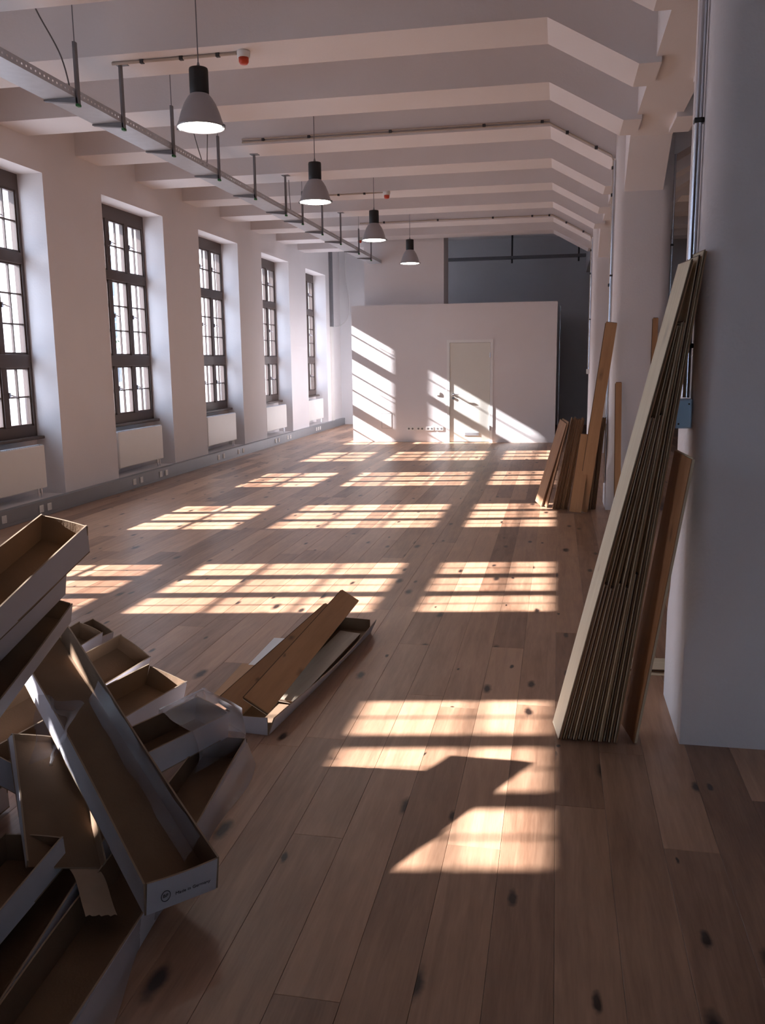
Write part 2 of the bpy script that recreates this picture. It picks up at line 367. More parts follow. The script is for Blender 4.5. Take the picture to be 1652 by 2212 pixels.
# ------------------------------------------------------------------ windows
ZS = [(.995, 1.677, 2), (1.83, 2.861, 3), (2.989, 3.68, 2)]
def build_window():
    """local: y=0 at the far jamb, x=0 at the frame's inner face"""
    root = empty('window_1')
    ys = [(-.05-.547*i-.448, -.05-.547*i) for i in range(3)]        # glass fields
    f = MB()
    f.box(-.09, 0, -.05, 0, .87, 3.86).box(-.09, 0, -WW, ys[2][0], .87, 3.86)
    f.box(-.09, 0, ys[2][0], -.05, 3.68, 3.86).box(-.09, 0, ys[2][0], -.05, .87, .995)
    f.build('frame', 'frame', root)
    for a, b in ((1.677, 1.83), (2.861, 2.989)):
        MB().bevbox(-.09, .012, ys[2][0], -.05, a, b, .008).build('transom', 'frame', root)
    for i in (0, 1):
        for (z0, z1, n) in ZS: MB().bevbox(-.085, .006, ys[i+1][1], ys[i][0], z0, z1, .006).build('mullion', 'frame', root)
    MB().bevbox(-.02, .10, -WW+.002, .0, .835, .87, .008).build('sill', 'frame', root)
    for (a, b) in ys:
        for si, (z0, z1, n) in enumerate(ZS):
            s = MB(); t = .022                                   # sash frame
            s.box(-.06, -.015, a, a+t, z0, z1).box(-.06, -.015, b-t, b, z0, z1).box(-.06, -.015, a+t, b-t, z0, z0+t).box(-.06, -.015, a+t, b-t, z1-t, z1)
            so_ = s.build('sash', 'frame', root)
            mid = (a+b)/2; hh = (z1-z0)/n
            MB().box(-.05, -.022, mid-.009, mid+.009, z0+t, z1-t).build('glazing_bar', 'frame', so_)
            for k in range(1, n):
                for (c0, c1) in ((a+t, mid-.009), (mid+.009, b-t)):
                    MB().box(-.05, -.022, c0, c1, z0+hh*k-.009, z0+hh*k+.009).build('glazing_bar', 'frame', so_)
            for k in range(n):
                q0 = z0+t if k == 0 else z0+hh*k+.009; q1 = z1-t if k == n-1 else z0+hh*(k+1)-.009
                for (c0, c1) in ((a+t, mid-.009), (mid+.009, b-t)):
                    MB().add([(-.036, c0, q0), (-.036, c1, q0), (-.036, c1, q1), (-.036, c0, q1)], [(0, 1, 2, 3)]).build('pane', 'glass', so_)
            hz = z0+hh*(1.5 if n == 3 else 1.0)+.03
            MB().box(.006, .02, a-.01, a+.015, hz-.03, hz+.03).tube([(.03, a, hz), (.045, a, hz), (.05, a+.02, hz-.01), (.05, a+.09, hz-.02)], .008, 8).build('handle', 'chrome', so_)
    return root
win = build_window()
for i, r in enumerate(WR):
    w = win if i == 0 else copy_tree(win)
    w.name = 'window_%d' % (i+1); w.location = (XF, r, 0)
    struct(w, ['brown multi-pane window lighting the cardboard heap', 'brown multi-pane window before the first radiator', 'brown multi-pane window nearest the cardboard trays, far jamb showing',
               'brown multi-pane window over the second radiator', 'brown multi-pane window over the third radiator', 'brown multi-pane window beside the cabin front', 'brown multi-pane window next to the grey riser'][i], 'window')
w = copy_tree(win); w.name = 'window_8'; w.location = (FWX, YB-.08, 0); w.rotation_euler = (0, 0, R(90)); struct(w, 'added multi-pane window behind the viewpoint, cool light for the near column', 'window')  # made-up window, added for cool daylight on the near column
# radiators in the niches
for i, r in enumerate(WR):
    if r < 6: continue
    root = empty('radiator', (XF, r, 0))
    MB().bevbox(.20, .275, -1.66, -.30, .29, .79, .012).build('panel', 'radiator', root)
    g = MB()
    for k in range(34): g.box(.205, .27, -1.64+k*.039, -1.64+k*.039+.022, .788, .796)
    g.build('grille', 'galv', root)
    for yy in (-1.35, -.6): MB().box(.005, .20, yy-.02, yy+.02, .35, .70).build('bracket', 'galv_dull', root)
    for yy in (-.36, -.42): MB().tube([(.23, yy, .29), (.23, yy, .176)], .009).build('pipe', 'chrome', root)
    lab = {6: '', 9: 'white panel radiator in the window niche nearest the cardboard heap', 12: 'white panel radiator, second niche along from the cardboard heap',
           15: 'white panel radiator with window reflections, third niche from the cardboard heap', 18: 'white panel radiator beneath the window level with the cabin front', 21: 'sunlit white panel radiator beside the grey riser'}
    tag(root, lab.get(int(r)) or 'white panel radiator in the niche hidden by the cardboard heap', 'radiator')

# trunking along the window wall
bl = MB().box(XL-.0, XL+.08, YB, YE, 0, .178).build('baseboard_left', 'alu'); struct(bl, 'grey metal cable trunking along the foot of the window wall', 'baseboard')
MB().box(XL+.08, XL+.084, YB, YE, .150, .176).box(XL+.08, XL+.084, YB, YE, .004, .034).build('lip', 'alu', bl)
MB().box(XL+.0795, XL+.0815, YB, YE, .036, .148).build('cover', 'alu', bl)
sk = MB().bevbox(0, .008, -.042, .042, -.042, .042, .004).mesh('socket_plate', 'socket'); si_ = MB().lathe([(0, .0), (.019, .0), (.022, .004)], n=20).mesh('socket_insert', 'socket_dark')
for yy in [8.1, 8.79, 8.95, 11.04, 11.25, 11.87, 12.06, 14.14, 14.38, 15.11, 15.36, 17.29, 17.5, 18.12, 18.32, 20.45, 20.62, 20.79]:
    s = link('socket', sk, bl, Matrix.Translation((XL+.082, yy, .094)))
    link('insert', si_, s, Matrix.Translation((.0045, 0, 0)) @ Matrix.Rotation(R(90), 4, 'Y'))

# ------------------------------------------------------------------ white cabin at the far end
CBX0, CBX1, CBY = -4.29, -.02, 18.28
DX0, DX1, DZ = -2.20, -1.36, 2.06
mb = MB(); T = .12
mb.box(CBX0, DX0-.06, CBY, CBY+T, 0, 2.855).box(DX1+.06, CBX1, CBY, CBY+T, 0, 2.855).box(DX0-.06, DX1+.06, CBY, CBY+T, DZ+.06, 2.855)
mb.box(CBX0, CBX0+T, CBY+T, 22.9, 0, 2.855).box(CBX1-T, CBX1, CBY+T, 22.9, 0, 2.855).box(CBX0+T, CBX1-T, 22.9-T, 22.9, 0, 2.855).box(CBX0+T, CBX1-T, CBY+T, 22.9-T, 2.75, 2.855)
cab = mb.build('wall_cabin', 'plaster'); struct(cab, 'low white plasterboard cabin with a flush door', 'cabin')
MB().box(-3.66, -3.655, CBY-.002, CBY, .29, .60).box(-3.44, -3.435, CBY-.002, CBY, .29, .60).box(-3.66, -3.435, CBY-.002, CBY, .598, .603).box(-3.66, -3.435, CBY-.002, CBY, .288, .292).build('access_panel_seam', 'socket_dark', cab)
MB().box(-3.652, -3.443, CBY-.004, CBY, .295, .595).build('access_panel', 'plaster', cab)
sh = MB().box(-4.07, -2.37, 18.62, 19.4, 0, ZC).build('wall_shaft', 'plaster'); struct(sh, 'white wall block rising behind the cabin', 'wall')
d = empty('door_1', (DX0, CBY, 0)); struct(d, 'ivory flush door in the white cabin', 'door')
DW = DX1-DX0
f = MB(); f.box(-.06, 0, -.012, T, 0, DZ+.06).box(DW, DW+.06, -.012, T, 0, DZ+.06).box(0, DW, -.012, T, DZ, DZ+.06); f.build('frame', 'doorframe', d)
leaf = MB().bevbox(.004, DW-.004, .004, .046, .008, DZ-.004, .003).build('leaf', 'door', d)
g = MB().box(.30, .62, -.003, .004, .135, .215); g.build('vent_frame', 'doorframe', leaf)
for k in range(4): MB().box(.31, .61, -.008, -.003, .145+k*.017, .152+k*.017).build('vent_slat', 'galv', leaf)
h = MB(); h.tube([(.075, .004, 1.0), (.075, -.012, 1.0)], .026, 18).tube([(.075, -.005, 1.0), (.075, -.055, 1.0), (.085, -.06, 1.0), (.20, -.06, 1.0)], .010, 10); h.build('handle', 'chrome', leaf)
MB().tube([(.075, .004, .925), (.075, -.012, .925)], .026, 18).build('keyhole_rosette', 'darkmetal', leaf)
MB().tube([(DW-.002, -.014, .25), (DW-.002, -.014, .35)], .009, 8).tube([(DW-.002, -.014, 1.75), (DW-.002, -.014, 1.85)], .009, 8).build('hinge', 'chrome', d)
s = MB().bevbox(-.04, .04, -.012, 0, -.04, .04, .004).build('light_switch', 'socket'); s.location = (-2.44, CBY, 1.01)
MB().bevbox(-.028, .028, -.017, -.011, -.028, .028, .003).build('rocker', 'socket', s)
tag(s, 'white light switch beside the cabin door', 'switch')
for k in range(4):
    root = empty('socket_strip', (-3.03+k*.205, CBY, .282))
    MB().bevbox(-.082, .082, -.012, 0, -.041, .041, .004).build('plate', 'socket', root)
    for sx in (-.04, .04): MB().tube([(sx, -.0115, 0), (sx, -.0135, 0)], .021, 18).build('insert', 'socket_dark', root)
    tag(root, '%s double wall socket from the cabin door' % ORD[3-k], 'socket', 'double sockets in a row on the cabin')
# steel pipes standing at the cabin's far corner
for k, (px_, py_, z1) in enumerate([(.035, 18.75, 2.78), (.035, 18.95, 2.74), (.035, 19.15, 2.7)]):
    o = MB().tube([(px_, py_, 0), (px_, py_, z1)], .014, 10).build('steel_pipe', 'chrome'); tag(o, '%s thin steel pipe back from the cabin front edge' % ORD[k], 'pipe', 'steel pipes by the cabin corner')

# ------------------------------------------------------------------ cable tray and what hangs with it
TX0, TX1, TZ = -3.95, -3.69, 3.735
root = empty('cable_tray', (0, 0, TZ))
TY0, TY1 = -1.5, 22.6
b = MB().box(TX0, TX1, TY0, TY1, 0, .003); b.build('bottom', 'galv', root)
def side(x):
    m_ = MB(); m_.box(x-.001, x+.001, TY0, TY1, .0, .024).box(x-.001, x+.001, TY0, TY1, .038, .062)
    y = TY0
    while y < TY1: m_.box(x-.001, x+.001, y, y+.038, .024, .038); y += .055
    m_.box(x-.006 if x > -3.8 else x, x if x > -3.8 else x+.006, TY0, TY1, .060, .063)
    return m_
side(TX0).build('side_rail', 'galv', root); side(TX1).build('side_rail', 'galv', root)
for yb in [4.9, 6.57, 7.3, 8.3, 9.47, 10.65, 11.9, 12.7, 13.8, 15.0, 16.4, 17.5, 18.7, 19.9, 21.2]:
    # which beam is above
    hz_ = .52
    inb = any((BEAM0+BP*n) <= yb <= (BEAM0+BP*n+BW) for n in range(-9, 10))
    top = (ZB if inb else ZC)-TZ
    hx = TX1+.02
    full = top; top = min(top, .40) if not inb else top
    hg = MB().box(hx-.002, hx+.002, yb-.02, yb+.02, -.05, top)
    if not inb: hg.box(hx-.012, hx-.006, yb-.003, yb+.003, top-.03, full)
    for k in range(int((top+.04)/.05)): hg.box(hx-.0035, hx+.0035, yb-.004, yb+.004, -.03+k*.05, -.008+k*.05)
    hg.box(hx-.018, hx-.002, yb-.02, yb-.017, -.05, top).box(hx-.018, hx-.002, yb+.017, yb+.02, -.05, top)
    hg.box(hx-.05, hx+.05, yb-.045, yb+.045, full-.006, full)
    ho = hg.build('hanger', 'galv_dull', root)
    MB().bevbox(hx-.022, hx+.006, yb-.022, yb+.022, -.066, -.046, .004).build('end_cap', 'green', ho)
    MB().prism([(TX0-.01, -.012), (TX0-.01, -.002), (hx-.002, -.002), (hx-.002, -.045)], 1, yb-.02, yb+.02).build('arm', 'galv_dull', root)
tag(root, 'perforated galvanised cable tray hung below the ceiling beams', 'cable tray')
# loose cables dropping from ceiling to tray
def cable(pts, r, lab, mat='cable'):
    # smooth through control points
    P_ = [Vector(p) for p in pts]; out = []
    for i in range(len(P_)-1):
        p0, p1, p2, p3 = P_[max(i-1, 0)], P_[i], P_[i+1], P_[min(i+2, len(P_)-1)]
        for k in range(8):
            t = k/8; out.append(.5*((2*p1)+(-p0+p2)*t+(2*p0-5*p1+4*p2-p3)*t*t+(-p0+3*p1-3*p2+p3)*t**3))
    out.append(P_[-1]); o = MB().tube(out, r, 8).build('cable', mat); return tag(o, lab, 'cable')
cable([(-4.05, 6.45, ZC), (-4.02, 6.6, 4.45), (-3.9, 6.75, 4.1), (-3.85, 6.8, TZ+.01)], .006, 'dark cable dropping to the tray end above the cardboard heap')
cable([(-3.78, 9.0, ZC), (-3.78, 9.0, 4.2), (-3.72, 9.15, TZ+.01)], .005, 'thin cable dropping into the tray behind the foremost lamp')
cable([(-3.62, 9.1, ZC), (-3.64, 9.1, 4.2), (-3.75, 9.3, TZ+.01)], .005, 'second thin cable slanting into the tray behind the foremost lamp')
cable([(-3.7, 12.2, ZC), (-3.72, 12.2, 4.2), (-3.76, 12.4, TZ+.01)], .005, 'thin cable dropping into the tray beside the second lamp')
cable([(-5.6, 23.30, TZ+.9), (-5.6, 23.30, 3.9), (-5.52, 23.33, 3.3), (-5.56, 23.33, 2.9), (-5.75, 23.2, 2.66), (-5.745, 22.42, 2.62)], .010, 'loose white cable looping down the end wall to the riser', 'cable_w')
# riser on the far end of the window wall
root = empty('cable_riser', (XL, 22.36, 0))
MB().box(.002, .06, -.09, .09, 2.60, ZC).build('upper_duct', 'galv_dull', root); MB().box(.002, .05, -.09, .09, .18, 2.60).build('lower_duct_glare', 'radiator', root)  # one duct all the way down; sun glare painted as white below
tag(root, 'vertical grey cable duct in the sunlit far corner', 'cable duct')

# ------------------------------------------------------------------ conduits on the beams and columns, detectors
def conduit(paths, r, lab, clips, mat='pipe', clipr=.017):
    root = empty('conduit', paths[0][0])
    inv = Matrix.Translation(-Vector(paths[0][0]))
    for p in paths: MB().tube([inv @ Vector(q) for q in p], r, 8).build('pipe', mat, root)
    for c in clips:
        q = inv @ Vector(c); MB().bevbox(q.x-clipr, q.x+clipr, q.y-clipr, q.y+clipr, q.z-clipr, q.z+clipr, .004).build('clip', 'darkmetal', root)
    return tag(root, lab, 'conduit')
def hz(x): return ZB if x <= HX0 else max(HZ, ZB-(x-HX0)/(HX1-HX0)*(ZB-HZ))
yb = BEAM0-.014
conduit([[(-3.66, yb, hz(0*-3.66-1)+.03), (-.14, yb, ZB+.03), (.52, yb, HZ+.035), (.545, yb-.0, HZ-.02), (.545, yb, .9)],
         [(-3.66, yb, ZB+.06), (-.14, yb, ZB+.06)]], .010,
        'thin conduit along the beam and down the column with the orange plank',
        [(x_, yb, ZB+.045) for x_ in (-3.4, -2.85, -1.9, -.85, -.22)]+[(.05, yb, hz(.05)+.02), (.36, yb, hz(.36)+.02), (.545, yb, HZ-.1), (.545, yb, 3.45), (.545, yb, 2.5)])
yb = BEAM0+4*BP-.014
conduit([[(-3.66, yb, ZB+.03), (-.14, yb, ZB+.03), (.52, yb, HZ+.035), (.545, yb, HZ-.02), (.545, yb, 1.55)]], .011,
        'thin conduit along the far beam and down the column by the cabin',
        [(x_, yb, ZB+.03) for x_ in (-3.2, -2.2, -1.2, -.5, -.2)]+[(.1, yb, hz(.1)+.02), (.4, yb, hz(.4)+.02), (.545, yb, 3.6), (.545, yb, 3.2)])
yb = BEAM0-2*BP+.16
conduit([[(-3.72, yb, ZB-.014), (-2.62, yb, ZB-.014)]], .013, 'conduit under the beam feeding the foremost smoke detector', [(x_, yb, ZB-.014) for x_ in (-3.45, -3.1, -2.78)])
yb = BEAM0+2*BP+.05
conduit([[(-3.66, yb, ZB-.012), (-2.62, yb, ZB-.012)]], .011, 'conduit under the beam feeding the smoke detector by the third lamp', [(x_, yb, ZB-.012) for x_ in (-3.3, -2.9)])
def detector(loc, lab):
    root = empty('smoke_detector', loc)
    MB().lathe([(0, 0), (.052, 0), (.055, -.012), (.052, -.05), (.035, -.052), (0, -.052)]).build('base', 'socket', root)
    MB().lathe([(.0, -.052), (.042, -.052), (.040, -.085), (.030, -.10), (0, -.10)]).build('beacon', 'red', root)
    return tag(root, lab, 'detector')
detector((-2.56, BEAM0-2*BP+.16, ZB), 'white and red smoke detector right of the foremost lamp')
detector((-2.56, BEAM0+2*BP+.05, ZB), 'white and red smoke detector between the second and third lamps')
detector((-4.03, 18.06, ZB), 'red beacon beside the cable tray at the white wall block')
detector((-1.9, 21.2, ZC), 'red smoke detector in the dark recess behind the cabin')
# dark tray crossing the recess
root = empty('cable_tray', (-.8, 22.3, 4.14))
MB().box(-2.2, 1.42, -.12, .12, 0, .06).build('channel', 'galv_dull', root)
for x_ in (-2.0, -.35, 1.25): MB().box(x_-.02, x_+.02, -.02, .02, -.10, ZC-4.14).build('hanger', 'darkmetal', root)
tag(root, 'dark cable tray crossing the recess behind the cabin', 'cable tray')

# pipes on the columns
def vpipe(x, y, z0, z1, r, lab, clips=(), mat='chrome'):
    root = empty('column_pipe', (x, y, z0)); MB().tube([(0, 0, 0), (0, 0, z1-z0)], r, 14).build('pipe', mat, root)
    for z in clips: MB().bevbox(-r*1.15, r*1.3, -r*1.15, r*1.15, z-z0-.010, z-z0+.010, .003).build('clip', 'black', root)
    return tag(root, lab, 'pipe')
vpipe(.548, 3.98, 1.53, 3.83, .016, 'bright steel pipe running up from the blue-grey switch box', (1.75, 2.66))
vpipe(.552, 4.05, 1.53, 3.83, .013, 'second steel pipe behind the one above the switch box', (1.75,))
vpipe(.556, 10.16, .3, 3.8, .012, 'steel pipe on the corner of the column with the orange plank', (2.6,))
vpipe(1.185, 10.16, .3, 3.83, .012, 'steel pipe on the right corner of the column with the orange plank', (2.0, 2.9))
vpipe(.556, 16.42, 1.5, 3.8, .012, 'steel pipe down the column beside the cabin', (2.4,))
root = empty('switch_box', (.57, 3.98, 1.40))
MB().bevbox(-.070, 0, -.06, .06, 0, .125, .004).build('body', 'bluebox', root)
MB().bevbox(-.066, -.004, -.066, -.058, .004, .121, .003).build('cover', 'bluebox', root)
for z in (.02, .105): MB().tube([(-.035+(.02 if z > .1 else -.02), -.066, z), (-.035+(.02 if z > .1 else -.02), -.069, z)], .004, 8).build('screw', 'darkmetal', root)
tag(root, 'small blue-grey steel switch box on the thick column', 'switch box')
o = MB().bevbox(-.05, 0, -.05, .05, 0, .14, .004).build('junction_box', 'darkmetal'); o.location = (.57, 10.25, 1.42); tag(o, 'dark junction box on the column behind the orange plank', 'switch box')
o = MB().bevbox(-.05, 0, -.045, .045, 0, .09, .006).build('junction_box', 'socket'); o.location = (.57, 16.45, 1.43); tag(o, 'small white box on the column beside the cabin', 'switch box')

# ------------------------------------------------------------------ pendant lamps
def make_lamp():
    root = empty('pendant_lamp')
    MB().lathe([(0, .415), (.02, .415), (.045, .412), (.066, .408), (.069, .395), (.069, .235), (.066, .23), (0, .23)]).build('driver_housing', 'black', root)
    MB().lathe([(.066, .232), (.072, .226), (.09, .205), (.115, .165), (.14, .105), (.158, .045), (.170, .018), (.176, .010), (.176, .0), (.170, .0), (.168, .008), (.154, .045), (.136, .105), (.11, .163), (.085, .200), (.066, .222)]).build('shade', 'shade', root)
    MB().lathe([(0, -.012), (.08, -.009), (.14, -.002), (.166, .006), (.166, .010), (0, .010)]).build('lens', 'lamp', root)
    MB().tube([(0, 0, .415), (0, 0, .45)], [.014, .006], 10).tube([(0, 0, .45), (0, 0, ZC-3.40)], .0045, 8).build('suspension_cable', 'galv_dull', root)
    MB().box(.165, .185, -.012, .012, -.006, .014).box(-.185, -.165, -.012, .012, -.006, .014).build('lens_clip', 'galv_dull', root)
    return root
lamp = make_lamp()
labs = ['grey bell pendant lamp, largest, hanging nearest the cardboard heap', 'grey bell pendant lamp, second along from the cardboard heap', 'grey bell pendant lamp hanging before the white wall block, left of the last lamp', 'grey bell pendant lamp nearest the cabin']
for i, yy in enumerate([6.37, 9.49, 12.6, 15.7]):
    l = lamp if i == 0 else copy_tree(lamp); l.location = (-2.6, yy, 3.40)
    tag(l, labs[i], 'lamp', 'pendant lamps in a row')

# ------------------------------------------------------------------ planks
def plank_me(L, w, t=.015, tongue=True, face='oak', back='cream', core='core'):
    """local z = length, x = thickness (+x = decor face, -x = backing), y = width"""
    m = MB(); a = t*.28
    m.box(t-a, t, 0, w, 0, L, 0).box(.003, t-a, 0, w, 0, L, 1).box(0, .003, 0, w, 0, L, 2)
    if tongue: m.box(t*.40, t*.62, -.007, 0, .01, L-.01, 1).box(t*.40, t*.62, .004, w-.004, L, L+.006, 1)
    return m.mesh('plank', [face, core, back])
def lean(base, top, w, near_dir=(0, 1, 0), L=None, flip=False, face='oak', back='cream', core='core', t=.015, lab='', group=None, cat='plank'):
    """plank from base to top point (its near long edge), width along near_dir"""
    b, tp = Vector(base), Vector(top); z = (tp-b).normalized(); y = Vector(near_dir); y = (y-z*y.dot(z)).normalized(); x = y.cross(z)
    if flip: x = -x; y = -y; b = b-y*w
    m = Matrix(((x.x, y.x, z.x, b.x), (x.y, y.y, z.y, b.y), (x.z, y.z, z.z, b.z), (0, 0, 0, 1)))
    o = link('plank', plank_me(L or (tp-b).length, w, t, face=face, back=back, core=core), None, m)
    return tag(o, lab, cat, group)
lens = [2.14, .74, 1.48, .72, 1.86, .74, 1.48, .72, 1.86, .78, 2.12, 2.14]
base_x = [.040+.0222*i for i in range(12)]; slope = {}
def x_at(i, z): return base_x[i]+slope[i]*z
slope[0] = (.525-base_x[0])/2.1; slope[11] = (.567-base_x[11])/2.1; slope[10] = (.550-base_x[10])/2.1
for i in sorted([k for k in range(12) if k not in slope], key=lambda k: -lens[k]):
    l = max(k for k in slope if k < i); r = min(k for k in slope if k > i); z = lens[i]
    x = x_at(l, z)+(x_at(r, z)-x_at(l, z))*(i-l)/(r-l)
    if i == 8: x = x_at(10, z)-.016
    slope[i] = (x-base_x[i])/z
for i, L_ in enumerate(lens):
    yb_ = 3.79+random.uniform(-.008, .008)-(.0 if i else .008)
    b = Vector((base_x[i], yb_, .006)); tp = b+Vector((slope[i]*2.1, .045, 2.1))
    lab = 'cream-backed plank at the open side of the tall stack leaning on the thick column' if i == 0 else '%s plank in the tall leaning stack, counted from its cream-backed plank' % ORD[i]
    lean(b, tp, .186, near_dir=(-.14, 1, 0), L=L_, core='core_pale' if i in (4, 8, 11) else 'core', lab=lab, group='stacked planks on the thick column')
lean((.385, 3.795, .004), (.558, 3.715, 1.275), .186, near_dir=(-.26, 1, 0), lab='short plank with a pale edge leaning alone beside the tall stack', face='oak', core='cream', flip=True)
# two offcuts lying behind
for k, (x0_, y0_, z_, L_, lab) in enumerate([(.30, 4.68, .002, .95, 'pale-edged offcut plank lying under another behind the tall stack'), (.36, 4.73, .019, .85, 'brown offcut plank lying on top of another behind the tall stack')]):
    lean((x0_, y0_, z_), (x0_+L_, y0_+.06, z_), .186, lab=lab, flip=False)
# stack at the second column
n2 = 0
for i in range(9):
    xb = -.02+.019*i; xt = .17+.0165*i
    lean((xb, 10.05+random.uniform(-.02, .02), .004), (xt, 10.08, 1.04+random.uniform(-.02, .01)), .186, back='oak_dull', lab='%s plank in the short stack, counted from the splayed planks' % ORD[i], group='short planks on the second column')
for i in range(6):
    xb = .36+.018*i; xt = .455+.0155*i
    lean((xb, 10.08+random.uniform(-.02, .02), .004), (xt, 10.12, 1.04+random.uniform(-.01, .01)), .186, back='oak_dull', lab='%s plank between the orange plank and its column, counted from that plank' % ORD[i], group='short planks beside the second column')
M_face = 'oak'
def face_plank(base_l, base_r, top_l, L, lab, t=.015, face='oak'):
    """wide face towards the viewer: base edge from base_l to base_r, long edge from base_l to top_l"""
    b = Vector(base_l); w = (Vector(base_r)-b).length; z = (Vector(top_l)-b).normalized(); y = (Vector(base_r)-b); y = (y-z*y.dot(z)).normalized(); wv = y*w; x = y.cross(z)
    b.z -= min(0, wv.z)
    m = Matrix(((-x.x, -y.x, z.x, b.x+wv.x), (-x.y, -y.y, z.y, b.y+wv.y), (-x.z, -y.z, z.z, b.z+wv.z), (0, 0, 0, 1))) if x.y > 0 else Matrix(((x.x, y.x, z.x, b.x), (x.y, y.y, z.y, b.y), (x.z, y.z, z.z, b.z), (0, 0, 0, 1)))
    return tag(link('plank', plank_me(L, w, t, face=face), None, m), lab, 'plank')
lean((-.150, 10.19, .004), (.116, 10.07, .98), .186, near_dir=(-.45, .9, 0), back='oak_dull', lab='outermost splayed plank of the short stack by the orange plank')
lean((-.088, 10.13, .004), (.138, 10.05, 1.0), .186, near_dir=(-.40, .9, 0), back='oak_dull', lab='inner splayed plank of the short stack by the orange plank')
face_plank((.245, 9.86, .004), (.365, 9.86, .004), (.515, 10.04, 2.1), 2.1, 'long orange-brown plank leaning across the second column corner')
face_plank((.165, 9.80, .004), (.295, 9.80, .004), (.275, 10.0, .86), .88, 'short orange-brown plank standing before the long orange one')
face_plank((.660, 9.90, .004), (.725, 9.90, .004), (.637, 10.045, 1.435), 1.44, 'narrow short brown strip leaning on the column face beside the orange plank')
face_plank((.985, 9.86, .004), (1.04, 9.86, .004), (1.007, 10.045, 2.12), 2.13, 'narrow tall brown strip leaning on the far side of the column face')

# ------------------------------------------------------------------ cardboard trays
def rot(yaw, pitch, roll):
    yaw, pitch, roll = R(yaw), R(pitch), R(roll)
    u = Vector((-math.sin(yaw)*math.cos(pitch), math.cos(yaw)*math.cos(pitch), math.sin(pitch)))
    sd = Vector((-math.cos(yaw), -math.sin(yaw), 0)); n = u.cross(sd)
    v = sd*math.cos(roll)+n*math.sin(roll); nn = n*math.cos(roll)-sd*math.sin(roll)
    return u, v, nn
def pose(p, yaw, pitch, roll):
    u, v, n = rot(yaw, pitch, roll)
    return Matrix(((u.x, v.x, n.x, p[0]), (u.y, v.y, n.y, p[1]), (u.z, v.z, n.z, p[2]), (0, 0, 0, 1)))
def tray(p, ang, w, h, L, lab, vs=-1, flare=(0, 0), ends=(1, 1), wob=.006, seed=0, group=None):
    """local x along length from the showing end, y across (vs: side), z up; rim at z=0, bottom at -h"""
    rg = random.Random(seed); root = empty('cardboard_tray', mat=pose(p, *ang)); t = .006
    y0, y1 = (0, vs*w) if vs > 0 else (vs*w, 0)
    def panel(name, fn, nu, nv, thick):
        """fn(u,v,k): k=0 inner, 1 outer surface"""
        m = MB(); m.grid(lambda a, b: fn(a, b, 0), nu, nv, 0, False); m.grid(lambda a, b: fn(a, b, 1), nu, nv, 1, False)
        # close the rims
        for e in range(4):
            def ef(a, b, e=e):
                q = [(a, 0), (a, 1), (0, a), (1, a)][e]; A = Vector(fn(q[0], q[1], 0)); B = Vector(fn(q[0], q[1], 1)); return A.lerp(B, b)
            m.grid(ef, nu if e < 2 else nv, 1, 2, False)
        return m.build(name, ['card', 'card_white', 'card_edge'], root)
    ph = [rg.uniform(0, 6) for _ in range(6)]
    sag = lambda x: wob*math.sin(x*2.3+ph[0])
    panel('bottom_panel', lambda a, b, k: (a*L, y0+(y1-y0)*b, -h+(t if k == 0 else 0)+sag(a*L)*.6), 12, 2, t)
    for j, (yy, sgn) in enumerate(((y0, -1), (y1, 1))):
        fl_ = math.tan(R(flare[j]))
        def sf(a, b, k, yy=yy, sgn=sgn, j=j, fl_=fl_):
            z = -h+h*b; bow = wob*1.6*math.sin(a*L*2.9+ph[1+j])*b
            return (a*L, yy+sgn*(fl_*h*b+bow)-sgn*(t if k == 0 else 0), z+sag(a*L)*.6)
        panel('side_wall', sf, 12, 2, t)
    for j, xx in enumerate((0, L)):
        if not ends[j]: continue
        sgn = -1 if j == 0 else 1
        def ef(a, b, k, xx=xx, sgn=sgn):
            return (xx-sgn*(t if k == 0 else 0)+sgn*.006*math.sin(a*3.1)*b, y0+t+(y1-y0-2*t)*a, -h+h*b*(.985))
        panel('end_wall', ef, 4, 2, t)
    return tag(root, lab, 'tray', group)
TA = tray((-1.876, 3.21, 1.045), (178, -17, -13), .225, .13, 1.55, 'open cardboard tray topmost on the heap', seed=1)
TB = tray((-1.938, 3.142, .735), (187, -15, -13.6), .20, .095, 1.6, 'open cardboard tray directly below the topmost one', seed=2)
TA2 = tray((-1.935, 3.10, .865), (178.5, -17, -13), .20, .10, 1.5, 'hidden cardboard tray added under the topmost one to block sun', seed=41)  # set back out of view, added to stop sun leaking through here
TC = tray((-.981, 2.29, .211), (46.4, 12.8, -.4), .234, .121, 1.86, 'long open cardboard tray slanting across the heap, printed end wall', vs=1, seed=3, wob=.004)
TD = tray((-1.405, 2.353, .109), (37.8, 15, 20), .24, .03, .66, 'shallow cardboard tray tucked under the slanting tray', vs=1, seed=4, ends=(0, 1))
TK = tray((-1.277, 3.355, .1), (184.9, 0, 0), .215, .098, 2.15, 'long open cardboard tray flat on the floor under the slanting tray', seed=5)
TJ = tray((-1.354, 3.338, .219), (155, -3, -9), .21, .118, .50, 'cardboard tray with its end wrapped in plastic film', seed=6)
TI = tray((-1.73, 3.763, .17), (173.4, 2.8, -17.3), .224, .112, 1.1, 'open brown cardboard tray end beside the film-wrapped tray', seed=7)
TH = tray((-2.012, 3.939, .226), (161.3, -8, -26), .215, .10, .9, 'open cardboard tray end tilted behind the brown one', seed=8)
TG = tray((-2.36, 4.09, .29), (166, -8, -16), .15, .10, .9, 'small dark cardboard tray end behind the tilted one', seed=9)
TG2 = tray((-2.44, 4.36, .20), (160, -4, -20), .17, .09, .8, 'farthest cardboard tray end of the heap, brown end wall', seed=10)
